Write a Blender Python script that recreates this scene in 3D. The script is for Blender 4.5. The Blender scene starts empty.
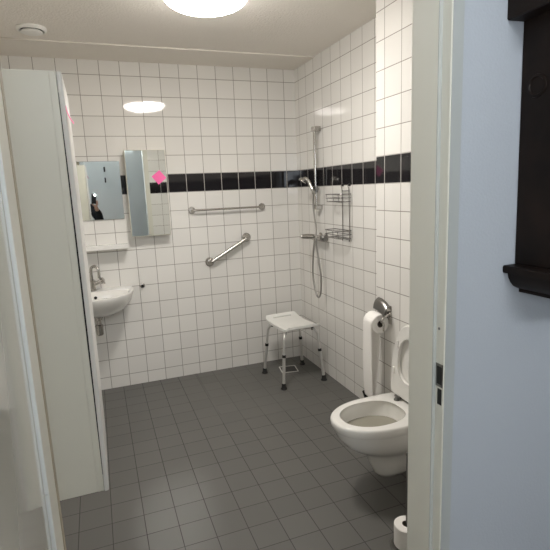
import bpy, bmesh, math, random
from mathutils import Vector, Matrix
random.seed(4)
S = bpy.context.scene
COL = S.collection
PI = math.pi
V = Vector

# ------------------------------------------------------------------ materials
def mat(name, col, rough=.4, metal=0., coat=0., spec=.5, noise=None, bump=None):
    m = bpy.data.materials.new(name); m.use_nodes = True
    nt = m.node_tree; b = nt.nodes['Principled BSDF']
    b.inputs['Base Color'].default_value = (*col, 1)
    b.inputs['Roughness'].default_value = rough
    b.inputs['Metallic'].default_value = metal
    b.inputs['Coat Weight'].default_value = coat
    b.inputs['Coat Roughness'].default_value = .08
    b.inputs['Specular IOR Level'].default_value = spec
    if noise or bump:
        tc = nt.nodes.new('ShaderNodeTexCoord')
    if noise:      # scale, amount
        n = nt.nodes.new('ShaderNodeTexNoise'); n.inputs['Scale'].default_value = noise[0]
        n.inputs['Detail'].default_value = 4
        nt.links.new(tc.outputs['Object'], n.inputs['Vector'])
        r = nt.nodes.new('ShaderNodeValToRGB')
        lo = [max(0, c*(1-noise[1])) for c in col]; hi = [min(1, c*(1+noise[1])) for c in col]
        r.color_ramp.elements[0].color = (*lo, 1); r.color_ramp.elements[1].color = (*hi, 1)
        r.color_ramp.elements[0].position = .3; r.color_ramp.elements[1].position = .7
        nt.links.new(n.outputs['Fac'], r.inputs['Fac']); nt.links.new(r.outputs['Color'], b.inputs['Base Color'])
    if bump:       # scale, strength, distance
        n = nt.nodes.new('ShaderNodeTexNoise'); n.inputs['Scale'].default_value = bump[0]
        n.inputs['Detail'].default_value = 3
        nt.links.new(tc.outputs['Object'], n.inputs['Vector'])
        bp = nt.nodes.new('ShaderNodeBump'); bp.inputs['Strength'].default_value = bump[1]
        bp.inputs['Distance'].default_value = bump[2]
        nt.links.new(n.outputs['Fac'], bp.inputs['Height']); nt.links.new(bp.outputs['Normal'], b.inputs['Normal'])
    return m

def tile_mat(name, ax, off, zoff, pitch=(.15, .14943), band=True, white=(.78, .765, .735),
             grout=(.24, .215, .19), g=.0040, rough=.05, tilt=.004, groutband=(.55, .53, .50), region=None, vary=.03):
    """glazed square tiles laid out in world space: ax = two axis indices of the wall plane"""
    m = bpy.data.materials.new(name); m.use_nodes = True
    nt = m.node_tree; N = nt.nodes.new; L = nt.links.new; b = nt.nodes['Principled BSDF']
    def math_(op, a, c=None, d=None):
        n = N('ShaderNodeMath'); n.operation = op
        for k, x in enumerate((a, c, d)):
            if x is None: continue
            if isinstance(x, (int, float)): n.inputs[k].default_value = x
            else: L(x, n.inputs[k])
        return n.outputs[0]
    geo = N('ShaderNodeNewGeometry'); sp = N('ShaderNodeSeparateXYZ'); L(geo.outputs['Position'], sp.inputs[0])
    u = math_('DIVIDE', math_('SUBTRACT', sp.outputs[ax[0]], off), pitch[0])
    v = math_('DIVIDE', math_('SUBTRACT', sp.outputs[ax[1]], zoff), pitch[1])
    fu, fv = math_('FLOOR', u), math_('FLOOR', v)
    du = math_('MULTIPLY', math_('PINGPONG', u, .5), pitch[0])      # distance to the nearest joint
    dv = math_('MULTIPLY', math_('PINGPONG', v, .5), pitch[1])
    d = math_('MINIMUM', du, dv)
    ss = N('ShaderNodeMapRange'); ss.interpolation_type = 'SMOOTHSTEP'
    ss.inputs['From Min'].default_value = g*.35; ss.inputs['From Max'].default_value = g*.65
    L(d, ss.inputs['Value'])
    tile = ss.outputs['Result']
    cv = N('ShaderNodeCombineXYZ'); L(fu, cv.inputs[0]); L(fv, cv.inputs[1])
    wn = N('ShaderNodeTexWhiteNoise'); wn.noise_dimensions = '3D'; L(cv.outputs[0], wn.inputs['Vector'])
    # slight tone difference from tile to tile
    tone = math_('ADD', math_('MULTIPLY', wn.outputs['Value'], vary*2), 1-vary)
    mx = N('ShaderNodeMix'); mx.data_type = 'RGBA'; mx.blend_type = 'MULTIPLY'; mx.inputs['Factor'].default_value = 1
    mx.inputs['A'].default_value = (*white, 1)
    cc = N('ShaderNodeCombineColor'); [L(tone, cc.inputs[k]) for k in range(3)]
    L(cc.outputs[0], mx.inputs['B'])
    tcol = mx.outputs['Result']
    gcol = N('ShaderNodeRGB'); gcol.outputs[0].default_value = (*grout, 1); gcol = gcol.outputs[0]
    if band:
        isb = math_('MULTIPLY', math_('GREATER_THAN', v, 0.0), math_('LESS_THAN', v, 1.0))
        mb = N('ShaderNodeMix'); mb.data_type = 'RGBA'; L(isb, mb.inputs['Factor']); L(tcol, mb.inputs['A'])
        mb.inputs['B'].default_value = (.016, .015, .017, 1); tcol = mb.outputs['Result']
        mg = N('ShaderNodeMix'); mg.data_type = 'RGBA'; L(isb, mg.inputs['Factor']); L(gcol, mg.inputs['A'])
        mg.inputs['B'].default_value = (*groutband, 1); gcol = mg.outputs['Result']
    if region:     # a lot whose joints are filled flush with a paler filler: x > region[0] and y > region[1]
        rg = math_('MULTIPLY', math_('GREATER_THAN', sp.outputs[0], region[0]), math_('GREATER_THAN', sp.outputs[1], region[1]))
        mr = N('ShaderNodeMix'); mr.data_type = 'RGBA'; L(rg, mr.inputs['Factor']); L(gcol, mr.inputs['A'])
        mr.inputs['B'].default_value = (*region[2], 1); gcol = mr.outputs['Result']
    mm = N('ShaderNodeMix'); mm.data_type = 'RGBA'; L(tile, mm.inputs['Factor']); L(gcol, mm.inputs['A']); L(tcol, mm.inputs['B'])
    L(mm.outputs['Result'], b.inputs['Base Color'])
    rr = N('ShaderNodeMapRange'); L(tile, rr.inputs['Value']); rr.inputs['To Min'].default_value = .8; rr.inputs['To Max'].default_value = rough
    L(rr.outputs['Result'], b.inputs['Roughness'])
    # every tile lies a hair out of plane
    vm = N('ShaderNodeVectorMath'); vm.operation = 'SUBTRACT'; L(wn.outputs['Color'], vm.inputs[0]); vm.inputs[1].default_value = (.5, .5, .5)
    vs = N('ShaderNodeVectorMath'); vs.operation = 'SCALE'; L(vm.outputs[0], vs.inputs[0]); vs.inputs['Scale'].default_value = tilt
    bp = N('ShaderNodeBump'); bp.inputs['Strength'].default_value = .35; bp.inputs['Distance'].default_value = .0015
    L(tile, bp.inputs['Height'])
    va = N('ShaderNodeVectorMath'); va.operation = 'ADD'; L(bp.outputs[0], va.inputs[0]); L(vs.outputs[0], va.inputs[1])
    vn = N('ShaderNodeVectorMath'); vn.operation = 'NORMALIZE'; L(va.outputs[0], vn.inputs[0])
    L(vn.outputs[0], b.inputs['Normal'])
    return m

ZB = 1.5951          # lower edge of the black course
M = {}
M['tile_back'] = tile_mat('glazed_tiles_back', (0, 2), -.1034, ZB)
M['tile_right'] = tile_mat('glazed_tiles_right', (1, 2), -.0791, ZB)
M['tile_pillar'] = tile_mat('glazed_tiles_pillar', (1, 2), -1.728, ZB)
M['tile_left'] = tile_mat('glazed_tiles_left', (1, 2), -.05, ZB)
M['tile_front'] = tile_mat('glazed_tiles_front', (0, 2), -.03, ZB)
M['floor'] = tile_mat('grey_floor_tiles', (0, 1), -1.2035, -1.9075, pitch=(.1525, .15), band=False, white=(.116, .114, .106),
                      grout=(.045, .043, .040), g=.0036, rough=.42, tilt=.006, region=(-1.19, -.985, (.098, .096, .090)), vary=.05)
M['ceiling'] = mat('stucco_ceiling', (.82, .78, .72), .9, bump=(90, .8, .006))
M['soffit'] = mat('painted_soffit', (.78, .74, .68), .8, bump=(60, .3, .003))
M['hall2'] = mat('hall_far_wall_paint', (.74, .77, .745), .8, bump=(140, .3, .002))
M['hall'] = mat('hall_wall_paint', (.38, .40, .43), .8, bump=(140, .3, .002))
M['hallfloor'] = mat('hall_floor', (.22, .19, .16), .5, noise=(6, .15))
M['cream'] = mat('cream_gloss_paint', (.70, .685, .605), .38, coat=.1)
M['door'] = mat('cream_gloss_door', (.60, .58, .50), .10, coat=.6)
M['frame_shade'] = mat('frame_shade_grey', (.36, .37, .355), .4)
M['strip'] = mat('white_plastic_strip', (.85, .87, .86), .3)
M['jamb_edge'] = mat('tan_jamb_edge', (.36, .31, .23), .6)
M['cab'] = mat('cream_cabinet_laminate', (.70, .685, .60), .35)
M['cabdoor'] = mat('white_cabinet_door', (.72, .71, .68), .3)
M['dark'] = mat('dark_gap', (.01, .01, .01), .6)
M['chrome'] = mat('chrome', (.52, .505, .48), .12, 1.)
M['chromed'] = mat('brushed_steel', (.50, .48, .45), .27, 1.)
M['steel_dark'] = mat('dull_steel', (.24, .235, .225), .30, 1.)
M['alu'] = mat('grey_aluminium', (.66, .65, .63), .36, .7)
M['hose'] = mat('steel_hose', (.36, .35, .33), .35, .9)
M['wire'] = mat('chrome_wire', (.30, .29, .285), .2, 1.)
M['mirror'] = mat('mirror_silver', (.80, .83, .82), .015, 1.)
M['ceramic'] = mat('white_ceramic', (.80, .79, .76), .10, coat=.5)
M['seatplastic'] = mat('white_seat_plastic', (.82, .81, .78), .22)
M['stool'] = mat('white_stool_plastic', (.80, .80, .77), .42, bump=(160, .15, .001))
M['rubber'] = mat('black_rubber', (.012, .012, .012), .6)
M['paper'] = mat('white_toilet_paper', (.88, .86, .83), .95, bump=(220, .4, .002))
M['card'] = mat('grey_cardboard', (.20, .17, .14), .9)
M['pink'] = mat('pink_paper', (.93, .16, .42), .8)
M['wood'] = mat('dark_stained_wood', (.010, .0055, .0035), .5, spec=.18, noise=(9, .5))
M['white'] = mat('white_plastic', (.80, .79, .76), .4)
M['whitemetal'] = mat('white_enamel_wire', (.78, .77, .74), .4)
M['water'] = mat('bowl_water', (.30, .285, .235), .06)
M['black'] = mat('black_plastic', (.008, .008, .009), .35)
M['skin'] = mat('skin', (.60, .36, .26), .55)
M['hair'] = mat('dark_hair', (.02, .014, .01), .6)
M['jacket'] = mat('black_cloth', (.012, .012, .014), .9, bump=(60, .4, .004))
M['denim'] = mat('dark_denim', (.03, .04, .07), .9)
M['grate'] = mat('dark_grate', (.09, .088, .085), .45, .5)

def emit_mat(name, col, strength):
    m = bpy.data.materials.new(name); m.use_nodes = True
    b = m.node_tree.nodes['Principled BSDF']
    b.inputs['Base Color'].default_value = (.9, .9, .88, 1)
    b.inputs['Emission Color'].default_value = (*col, 1); b.inputs['Emission Strength'].default_value = strength
    return m
M['lamp'] = emit_mat('lit_opal_glass', (.99, .945, .885), 19.0)
M['flash'] = emit_mat('phone_light', (1, .98, .95), 150.0)

# ------------------------------------------------------------------ mesh helpers
def obj(name, bm, m, parent=None, smooth=40):
    bmesh.ops.remove_doubles(bm, verts=bm.verts, dist=1e-6)
    bmesh.ops.recalc_face_normals(bm, faces=bm.faces)
    me = bpy.data.meshes.new(name); bm.to_mesh(me); bm.free()
    ms = m if isinstance(m, (list, tuple)) else [m]
    for x in ms: me.materials.append(M[x])
    if smooth:
        me.shade_smooth(); me.set_sharp_from_angle(angle=math.radians(smooth))
    o = bpy.data.objects.new(name, me); COL.objects.link(o)
    if smooth and len(me.polygons) < 1500:      # keep big flat faces flat next to their rounded edges
        wn = o.modifiers.new('weighted', 'WEIGHTED_NORMAL'); wn.weight = 100; wn.keep_sharp = True
    if parent is not None:
        o.parent = parent
        o.matrix_parent_inverse = Matrix.LocRotScale(parent.location, parent.rotation_euler, parent.scale).inverted() if parent.type == 'EMPTY' else Matrix()
    return o
def thing(name, label, cat, loc, group=None):
    o = bpy.data.objects.new(name, None); COL.objects.link(o); o.location = loc
    o.empty_display_size = .05
    o['label'] = label; o['category'] = cat
    if group: o['group'] = group
    return o
def tag(o, label, cat, group=None):
    o['label'] = label; o['category'] = cat
    if group: o['group'] = group
    return o
def struct(name, bm, m, parent=None, smooth=30):
    o = obj(name, bm, m, parent, smooth)
    if parent is None: o['kind'] = 'structure'
    return o
def BM(): return bmesh.new()

def box(bm, x0, x1, y0, y1, z0, z1, bev=0, seg=2, mi=0, mtx=None):
    t = bmesh.new(); bmesh.ops.create_cube(t, size=1)
    for v in t.verts:
        v.co = V((x0 if v.co.x < 0 else x1, y0 if v.co.y < 0 else y1, z0 if v.co.z < 0 else z1))
    if bev: bmesh.ops.bevel(t, geom=t.edges, offset=bev, segments=seg, profile=.5, affect='EDGES')
    join(bm, t, mi, mtx)
def join(bm, t, mi=0, mtx=None):
    if mtx is not None: t.transform(mtx)
    for f in t.faces: f.material_index = mi
    me = bpy.data.meshes.new('tmp'); t.to_mesh(me); t.free()
    n0 = len(bm.faces); bm.from_mesh(me); bpy.data.meshes.remove(me)
    bm.faces.ensure_lookup_table()
    for f in bm.faces[n0:]: f.material_index = mi
def frame_of(d):
    d = d.normalized(); a = V((0, 0, 1)) if abs(d.z) < .9 else V((1, 0, 0))
    x = d.cross(a).normalized(); return x, d.cross(x).normalized()
def tube(bm, pts, r, seg=12, caps=True, mi=0, closed=False):
    pts = [V(q) for q in pts]; n = len(pts)
    rs = r if isinstance(r, (list, tuple)) else [r]*n
    t0 = (pts[1]-pts[0]).normalized(); x, y = frame_of(t0); rings = []
    prev = t0
    for i in range(n):
        if closed: d = (pts[(i+1) % n]-pts[i-1]).normalized()
        else: d = ((pts[min(i+1, n-1)]-pts[max(i-1, 0)])).normalized()
        q = prev.rotation_difference(d); x = q @ x; y = q @ y; prev = d
        rings.append([bm.verts.new(pts[i]+rs[i]*(math.cos(2*PI*k/seg)*x+math.sin(2*PI*k/seg)*y)) for k in range(seg)])
    m = n if closed else n-1
    for i in range(m):
        a, b = rings[i], rings[(i+1) % n]
        off = 0
        if closed and i == n-1:
            off = min(range(seg), key=lambda o: (a[0].co-b[o].co).length)
        for k in range(seg):
            f = bm.faces.new((a[k], a[(k+1) % seg], b[(k+1+off) % seg], b[(k+off) % seg])); f.material_index = mi
    if caps and not closed:
        for rg in (rings[0][::-1], rings[-1]):
            f = bm.faces.new(rg); f.material_index = mi
def cyl(bm, a, b, r, seg=24, mi=0): tube(bm, [a, b], r, seg, True, mi)
def lathe(bm, prof, center=(0, 0, 0), axis='z', seg=40, mi=0, mtx=None):
    """prof: list of (radius, height); radius 0 closes to a point"""
    t = bmesh.new(); rings = []
    for r, h in prof:
        if r < 1e-6: rings.append([t.verts.new((0, 0, h))])
        else: rings.append([t.verts.new((r*math.cos(2*PI*k/seg), r*math.sin(2*PI*k/seg), h)) for k in range(seg)])
    for a, b in zip(rings, rings[1:]):
        for k in range(seg):
            k2 = (k+1) % seg
            if len(a) == 1 and len(b) == 1: continue
            if len(a) == 1: t.faces.new((a[0], b[k], b[k2]))
            elif len(b) == 1: t.faces.new((a[k], a[k2], b[0]))
            else: t.faces.new((a[k], a[k2], b[k2], b[k]))
    R = {'z': Matrix(), 'x': Matrix.Rotation(PI/2, 4, 'Y'), '-x': Matrix.Rotation(-PI/2, 4, 'Y'),
         'y': Matrix.Rotation(-PI/2, 4, 'X'), '-y': Matrix.Rotation(PI/2, 4, 'X'), '-z': Matrix.Rotation(PI, 4, 'X')}[axis]
    mm = Matrix.Translation(center) @ R
    if mtx is not None: mm = mtx @ mm
    join(bm, t, mi, mm)
def loft(bm, rings, cap0=True, cap1=True, closed=True, mi=0):
    vs = [[bm.verts.new(q) for q in r] for r in rings]; n = len(vs[0])
    for a, b in zip(vs, vs[1:]):
        for k in range(n if closed else n-1):
            f = bm.faces.new((a[k], a[(k+1) % n], b[(k+1) % n], b[k])); f.material_index = mi
    if cap0: bm.faces.new(vs[0][::-1]).material_index = mi
    if cap1: bm.faces.new(vs[-1]).material_index = mi
def prism(bm, poly, fn, a, b, mi=0):
    """poly: 2-D outline; fn(u, v, w) -> point; extruded from w=a to w=b"""
    loft(bm, [[fn(u, v, a) for u, v in poly], [fn(u, v, b) for u, v in poly]], mi=mi)
def arc(c, r, a0, a1, n, fn):
    return [fn(c, r, a0+(a1-a0)*i/n) for i in range(n+1)]
def catmull(P, n=8):
    P = [V(q) for q in P]; Q = [P[0]*2-P[1]]+P+[P[-1]*2-P[-2]]; out = []
    for i in range(1, len(Q)-2):
        for k in range(n):
            t = k/n; a, b, c, d = Q[i-1:i+3]
            out.append(.5*((2*b)+(c-a)*t+(2*a-5*b+4*c-d)*t*t+(3*b-a-3*c+d)*t**3))
    out.append(P[-1]); return out

H = 2.596
XL = -2.30           # left wall
YF = -3.003           # inside face of the wall with the doorway
YH = -3.12           # hall side of that wall
XP, YP = -.225, -1.646 # boxed-out wall by the toilet
# ------------------------------------------------------------------ the setting
b = BM(); box(b, XL-.1, .1, YF-.0, .1, -.1, 0); struct('floor', b, 'floor', smooth=0)
b = BM(); box(b, XL, .0, 0, .1, 0, H); struct('wall_back', b, 'tile_back', smooth=0)
b = BM(); box(b, 0, .1, YF, .1, 0, H+.02); struct('wall_right', b, 'tile_right', smooth=0)
b = BM(); box(b, XP, 0, YF, YP, 0, H+.02); struct('wall_toilet', b, 'tile_pillar', smooth=0)
b = BM(); box(b, XL-.1, XL, YF, .1, 0, H+.02); struct('wall_left', b, 'tile_left', smooth=0)
b = BM(); box(b, XL-.1, .1, YF, .1, H+.008, H+.12); struct('ceiling', b, 'ceiling', smooth=0)
b = BM(); box(b, XL, 0, -.40, 0, H, H+.008); box(b, XL, 0, -.404, -.40, H-.0005, H+.008); struct('trim_1', b, 'soffit', smooth=0)
# wall with the doorway (tiles inside, paint outside)
XFL, XFR, ZD = -1.93, -.96, 2.215
b = BM()
for x0, x1, z0, z1 in ((-3.2, XFL, 0, 2.75), (XFR, 1.6, 0, 2.75), (XFL, XFR, ZD, 2.75)):
    box(b, x0, x1, YH, YF, z0, z1)
for f in b.faces:
    f.material_index = 1 if f.normal.y > .5 else 0
o = struct('wall_front', b, ['hall', 'tile_front'], smooth=0)
# hall
b = BM(); box(b, -3.3, 1.7, -5.3, YF, -.1, 0); struct('floor_hall', b, 'hallfloor', smooth=0)
b = BM(); WA, WB = -3.05, -1.88
TA, TB = -1.72, -.82
for x0, x1, z0, z1 in ((-3.3, WA, 0, 2.75), (WB, TA, 0, 2.75), (TA, TB, 0, 2.35), (TA, TB, 2.71, 2.75), (TB, 1.7, 0, 2.75), (WA, WB, 0, .85), (WA, WB, 2.3, 2.75)): box(b, x0, x1, -5.4, -5.3, z0, z1)
struct('wall_hall', b, 'hall2', smooth=0)
b = BM(); box(b, -3.3, -3.2, -5.3, YH, 0, 2.75); struct('wall_hall_left', b, 'hall', smooth=0)
b = BM(); box(b, 1.6, 1.7, -5.3, YH, 0, 2.75); struct('wall_hall_right', b, 'hall', smooth=0)
b = BM(); box(b, -3.3, 1.7, -5.4, YF, 2.75, 2.85); struct('ceiling_hall', b, 'ceiling', smooth=0)
b = BM(); mid_ = (WA+WB)/2
for x0, x1, z0, z1 in ((WA, WA+.06, .85, 2.3), (WB-.06, WB, .85, 2.3), (WA, WB, .85, .91), (WA, WB, 2.24, 2.3), (mid_-.03, mid_+.03, .85, 2.3)):
    box(b, x0, x1, -5.38, -5.32, z0, z1, .004)
struct('window_1', b, 'strip')
b = BM()
for x0, x1, z0, z1 in ((TA, TA+.04, 2.35, 2.71), (TB-.04, TB, 2.35, 2.71), (TA, TB, 2.35, 2.38), (TA, TB, 2.68, 2.71)): box(b, x0, x1, -5.38, -5.32, z0, z1, .003)
struct('fill_opening', b, 'strip')  # unseen high window, added so fill light reaches the tall cabinet

# door frame: steel profile with a rebate on the hall side
def profile(bm, pts, z0, z1, mis):
    """open wall-hugging profile (list of x,y) extruded in z, one material per face strip"""
    for (a, c), mi in zip(zip(pts, pts[1:]), mis):
        vs = [bm.verts.new((a[0], a[1], z0)), bm.verts.new((c[0], c[1], z0)), bm.verts.new((c[0], c[1], z1)), bm.verts.new((a[0], a[1], z1))]
        bm.faces.new(vs).material_index = mi
b = BM()
solid = lambda pts, mi: prism(b, pts, lambda u, v, w: (u, v, w), 0, ZD, mi)
XR = -.99            # right reveal
solid([(XR, YF), (XR, -3.090), (XR+.001, -3.093), (XR+.011, -3.0935), (XR+.011, -3.122), (XR+.0125, -3.125), (-.951, -3.125), (-.949, -3.123), (-.949, YH), (-.965, YH), (-.965, YF)], 0)
XLJ = -1.8725        # left reveal
solid([(XLJ, YF), (XLJ, -3.0935), (-1.90, -3.0935), (-1.90, YH), (-1.93, YH), (-1.93, YF)], 0)
b_in = .062
box(b, XR, XR+b_in, YF-.001, YF+.004, 0, ZD, .001); box(b, XLJ-b_in, XLJ, YF-.001, YF+.004, 0, ZD, .001)
# head of the frame
prism(b, [(YF, ZD), (YF, ZD-.035), (-3.0935, ZD-.035), (-3.0935, ZD-.02), (-3.125, ZD-.02), (-3.125, ZD+.03), (YH, ZD+.03), (YH, ZD)],
      lambda u, v, w: (w, u, v), -1.90, -.965, 0)
fr = struct('door_1', b, 'cream', smooth=20)
M['step_shade'] = mat('step_shade_grey', (.40, .405, .375), .6)
b = BM(); box(b, XR+.0006, XR+.0108, -3.0955, -3.0928, 0, ZD-.03, .0008); obj('step_shade_strip', b, 'step_shade', fr)  # grey strip added to darken the step where daylight hits it
b = BM(); box(b, XR+.0125, -.9485, -3.1262, -3.1245, 0, ZD, .0005); obj('frame_shade_plate', b, 'frame_shade', fr)  # cream frame face greyed by a thin plate to tone down daylight
b = BM(); prism(b, [(XLJ-.007, -3.0936), (XLJ-.0005, -3.0936), (XLJ+.0002, -3.0965), (XLJ-.0005, -3.1), (XLJ-.007, -3.1)], lambda u, v, w: (u, v, w), .012, 1.04); 
prism(b, [(XLJ-.007, -3.0936), (XLJ-.0005, -3.0936), (XLJ+.0002, -3.0965), (XLJ-.0005, -3.1), (XLJ-.007, -3.1)], lambda u, v, w: (u, v, w), 1.044, ZD-.05)
obj('door_strip', b, 'strip', fr)
b = BM(); box(b, XLJ-.02, XLJ+.0015, YF-.001, YF+.024, 0.0, ZD, .001); obj('jamb_edge_strip', b, 'jamb_edge', fr)  # tan strip along the inner end of the left jamb
# strike plates on the right rebate
XB = XR+.011
b = BM(); box(b, XB-.0012, XB, -3.1215, -3.096, 1.089, 1.149, .0004); o = obj('strike_plate', b, 'steel_dark', fr)
b = BM(); box(b, XB-.0018, XB-.0011, -3.118, -3.101, 1.096, 1.142); obj('latch_slot', b, 'dark', o)
b = BM(); box(b, XB-.0012, XB, -3.118, -3.103, 1.042, 1.084, .0004); obj('bolt_slot', b, 'dark', fr)
b = BM(); lathe(b, [(.0035, 0), (.0035, .001), (.002, .0012), (0, .0004)], (XB, -3.104, 1.238), '-x', 16); obj('screw_hole', b, 'steel_dark', fr)
# door leaf, open into the hall
DA = math.radians(3.0); DO = V((-1.8785, -3.112, 0))
md = Matrix.Translation(DO) @ Matrix.Rotation(DA, 4, 'Z')
b = BM(); box(b, -.04, 0, -.93, 0, .008, 2.175, .0015, 2, mtx=md)
dr = struct('door_2', b, 'door')
b = BM()
for z in (.25, 1.05, 1.85): cyl(b, md @ V((-.046, .004, z-.04)), md @ V((-.046, .004, z+.04)), .007, 14)
obj('hinge', b, 'chromed', dr)

# ------------------------------------------------------------------ ceiling light and vent
t = thing('ceiling_light', 'round glowing white dome light on the stucco ceiling', 'ceiling light', (-1.12, -1.52, H+.008))
c = (-1.12, -1.52, H+.008)
b = BM(); lathe(b, [(0, 0), (.20, 0), (.207, -.004), (.208, -.068), (.202, -.069), (.19, -.065), (0, -.065)], c, seg=56); obj('base_ring', b, 'white', t)  # ring made deep to hold the lamp's sideways light off the walls
b = BM(); lathe(b, [(.2, -.064)]+[(.206*math.cos(a), -.070-.058*math.sin(a)) for a in [i*PI/2/12 for i in range(12)]]+[(0, -.128)], c, seg=64)
obj('glass_shade', b, 'lamp', t)
t = thing('ceiling_vent', 'round white extractor vent on the ceiling in the corner by the left wall', 'vent', (-1.985, -.63, H))
c = (-1.985, -.63, H+.008)
b = BM(); lathe(b, [(.04, 0), (.084, 0), (.086, -.006), (.082, -.016), (.074, -.021), (.066, -.018), (.064, -.004), (.04, -.002)], c, seg=44); obj('outer_ring', b, 'white', t)
b = BM(); lathe(b, [(0, -.001), (.064, -.001), (.064, -.004), (0, -.004)], c, seg=40); obj('throat', b, 'dark', t)
b = BM(); lathe(b, [(0, -.016), (.052, -.016), (.06, -.022), (.06, -.028), (.045, -.034), (0, -.036)], c, seg=40); cyl(b, (c[0], c[1], c[2]-.003), (c[0], c[1], c[2]-.017), .008); obj('valve_disc', b, 'white', t)

# ------------------------------------------------------------------ tall cabinet
YC = -2.44; CZ0, CZ1 = .612, 1.950
t = thing('tall_cabinet', 'tall cream wall cabinet with white door standing slightly ajar, beside the doorway', 'cabinet', (-2.05, -2.25, CZ0))
b = BM()
X0, X1 = XL+.001, -1.8225
box(b, X0, X1, YC, YC+.018, CZ0, CZ1, .001)                    # near side
box(b, X0, X1, YC+.38, YC+.398, CZ0, CZ1, .001)               # far side
box(b, X0, X1, YC+.018, YC+.38, CZ0, CZ0+.018); box(b, X0, X1, YC+.018, YC+.38, CZ1-.018, CZ1)
box(b, X0, X0+.01, YC+.018, YC+.38, CZ0+.018, CZ1-.018)
obj('carcass', b, 'cab', t)
b = BM(); box(b, X1, X1+.0195, YC-.0015, YC+.02, CZ0, CZ1, .0015)
box(b, X1, X1+.0195, YC+.378, YC+.398, CZ0, CZ1, .0015); box(b, X1, X1+.0195, YC+.02, YC+.378, CZ0, CZ0+.02, .0015); box(b, X1, X1+.0195, YC+.02, YC+.378, CZ1-.02, CZ1, .0015)
obj('front_frame', b, 'cab', t)
for z in (.95, 1.3, 1.62):
    b = BM(); box(b, X0+.01, X1-.01, YC+.018, YC+.38, z, z+.016); obj('shelf', b, 'cab', t)
# door: hinged at the top and bottom of the far edge, bowed a little so that the gap opens between its ends
b = BM(); n = 24; rings = []
for i in range(n+1):
    z = CZ0-.001+(CZ1-CZ0-.001)*i/n; q = i/n
    g = X1+.0195+.0008+.0042*math.sin(PI*min(1, q*1.01))**.8
    rings.append([(g, YC+.398, z), (g, YC-.001, z), (g+.003, YC-.003, z), (g+.011, YC-.003, z), (g+.014, YC, z), (g+.014, YC+.398, z)])
loft(b, rings); dd = obj('cabinet_door', b, 'cabdoor', t)
b = BM(); loft(b, [[(X1+.0190, YC+.006, r_[0][2]), (r_[0][0]+.0004, YC+.006, r_[0][2]), (r_[0][0]+.0004, YC+.014, r_[0][2]), (X1+.0190, YC+.014, r_[0][2])] for r_ in rings[1:-1]]); obj('gap_shade', b, 'dark', t)  # black filler that paints the shade inside the door gap
# pink note on that door
def note(name, label, center, nrm, up, rotdeg, size=.076, curl=.02):
    nrm = V(nrm).normalized(); up = V(up); rt = up.cross(nrm).normalized()
    q = Matrix.Rotation(math.radians(rotdeg), 4, nrm); up = q @ up; rt = q @ rt
    b = BM(); n = 8; th = .0004; grid = []
    for s in (0, 1):
        g = []
        for i in range(n+1):
            row = []
            for j in range(n+1):
                u, v = i/n-.5, j/n-.5
                w = curl*max(0, .5-v)**2+.0015+th*s
                row.append(b.verts.new(V(center)+rt*u*size+up*v*size+nrm*w))
            g.append(row)
        grid.append(g)
    for s in (0, 1):
        for i in range(n):
            for j in range(n):
                b.faces.new([grid[s][i][j], grid[s][i+1][j], grid[s][i+1][j+1], grid[s][i][j+1]])
    for k in range(n):
        for (a, c) in (((0, k), (0, k+1)), ((n, k), (n, k+1)), ((k, 0), (k+1, 0)), ((k, n), (k+1, n))):
            b.faces.new([grid[0][a[0]][a[1]], grid[0][c[0]][c[1]], grid[1][c[0]][c[1]], grid[1][a[0]][a[1]]])
    return tag(obj(name, b, 'pink', smooth=60), label, 'sticky note')
note('sticky_note', 'pink sticky note seen edge-on on the tall cream cabinet door', (X1+.0335, YC+.035, 1.835), (1, 0, 0), (0, 0, 1), 12, .050, .017)

# ------------------------------------------------------------------ mirrors, shelf
b = BM(); box(b, -2.12, -1.522, -.012, -.001, 1.405, 1.855, .0015, 1)
for f in b.faces: f.material_index = 0
o = tag(obj('wall_mirror', b, 'mirror', smooth=20), 'frameless rectangular wall mirror above the washbasin', 'mirror')

t = thing('mirror_cabinet', 'shallow wall cabinet with mirrored front right of the flat mirror', 'mirror cabinet', (-1.33, -.05, 1.26))
MX0, MX1, MZ0, MZ1 = -1.484, -1.176, 1.262, 1.930
b = BM(); box(b, MX0, MX0+.014, -.086, -.001, MZ0, MZ1, .001); box(b, MX1-.014, MX1, -.086, -.001, MZ0, MZ1, .001)
box(b, MX0+.014, MX1-.014, -.086, -.001, MZ0, MZ0+.014); box(b, MX0+.014, MX1-.014, -.086, -.001, MZ1-.014, MZ1); box(b, MX0+.014, MX1-.014, -.006, -.001, MZ0+.014, MZ1-.014)
obj('carcass', b, 'cab', t)
ma = Matrix.Translation((MX1, -.087, 0)) @ Matrix.Rotation(math.radians(.70), 4, 'Z') @ Matrix.Translation((-MX1, .087, 0))
b = BM(); box(b, MX0-.001, MX1+.001, -.0975, -.087, MZ0-.001, MZ1+.001, .0008, mtx=ma); dd = obj('mirror_door', b, 'cab', t)
b = BM(); box(b, MX0+.003, MX1-.003, -.1, -.0974, MZ0+.003, MZ1-.003, .0006, 1, mtx=ma); obj('mirror_glass', b, 'mirror', dd, smooth=20)
note('sticky_note', 'pink sticky note stuck crooked on the mirrored wall cabinet', (-1.237, -.1008, 1.718), (0, -1, 0), (0, 0, 1), 38, .080, .012)
t = thing('wall_shelf', 'narrow white shelf on the tiles under the flat mirror', 'shelf', (-1.8, -.06, 1.17))
b = BM(); box(b, -2.12, -1.514, -.125, -.001, 1.182, 1.206, .004, 3); obj('shelf_board', b, 'ceramic', t)
b = BM(); box(b, -2.12, -1.514, -.130, -.118, 1.176, 1.214, .004, 3); obj('front_lip', b, 'ceramic', t)

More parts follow.
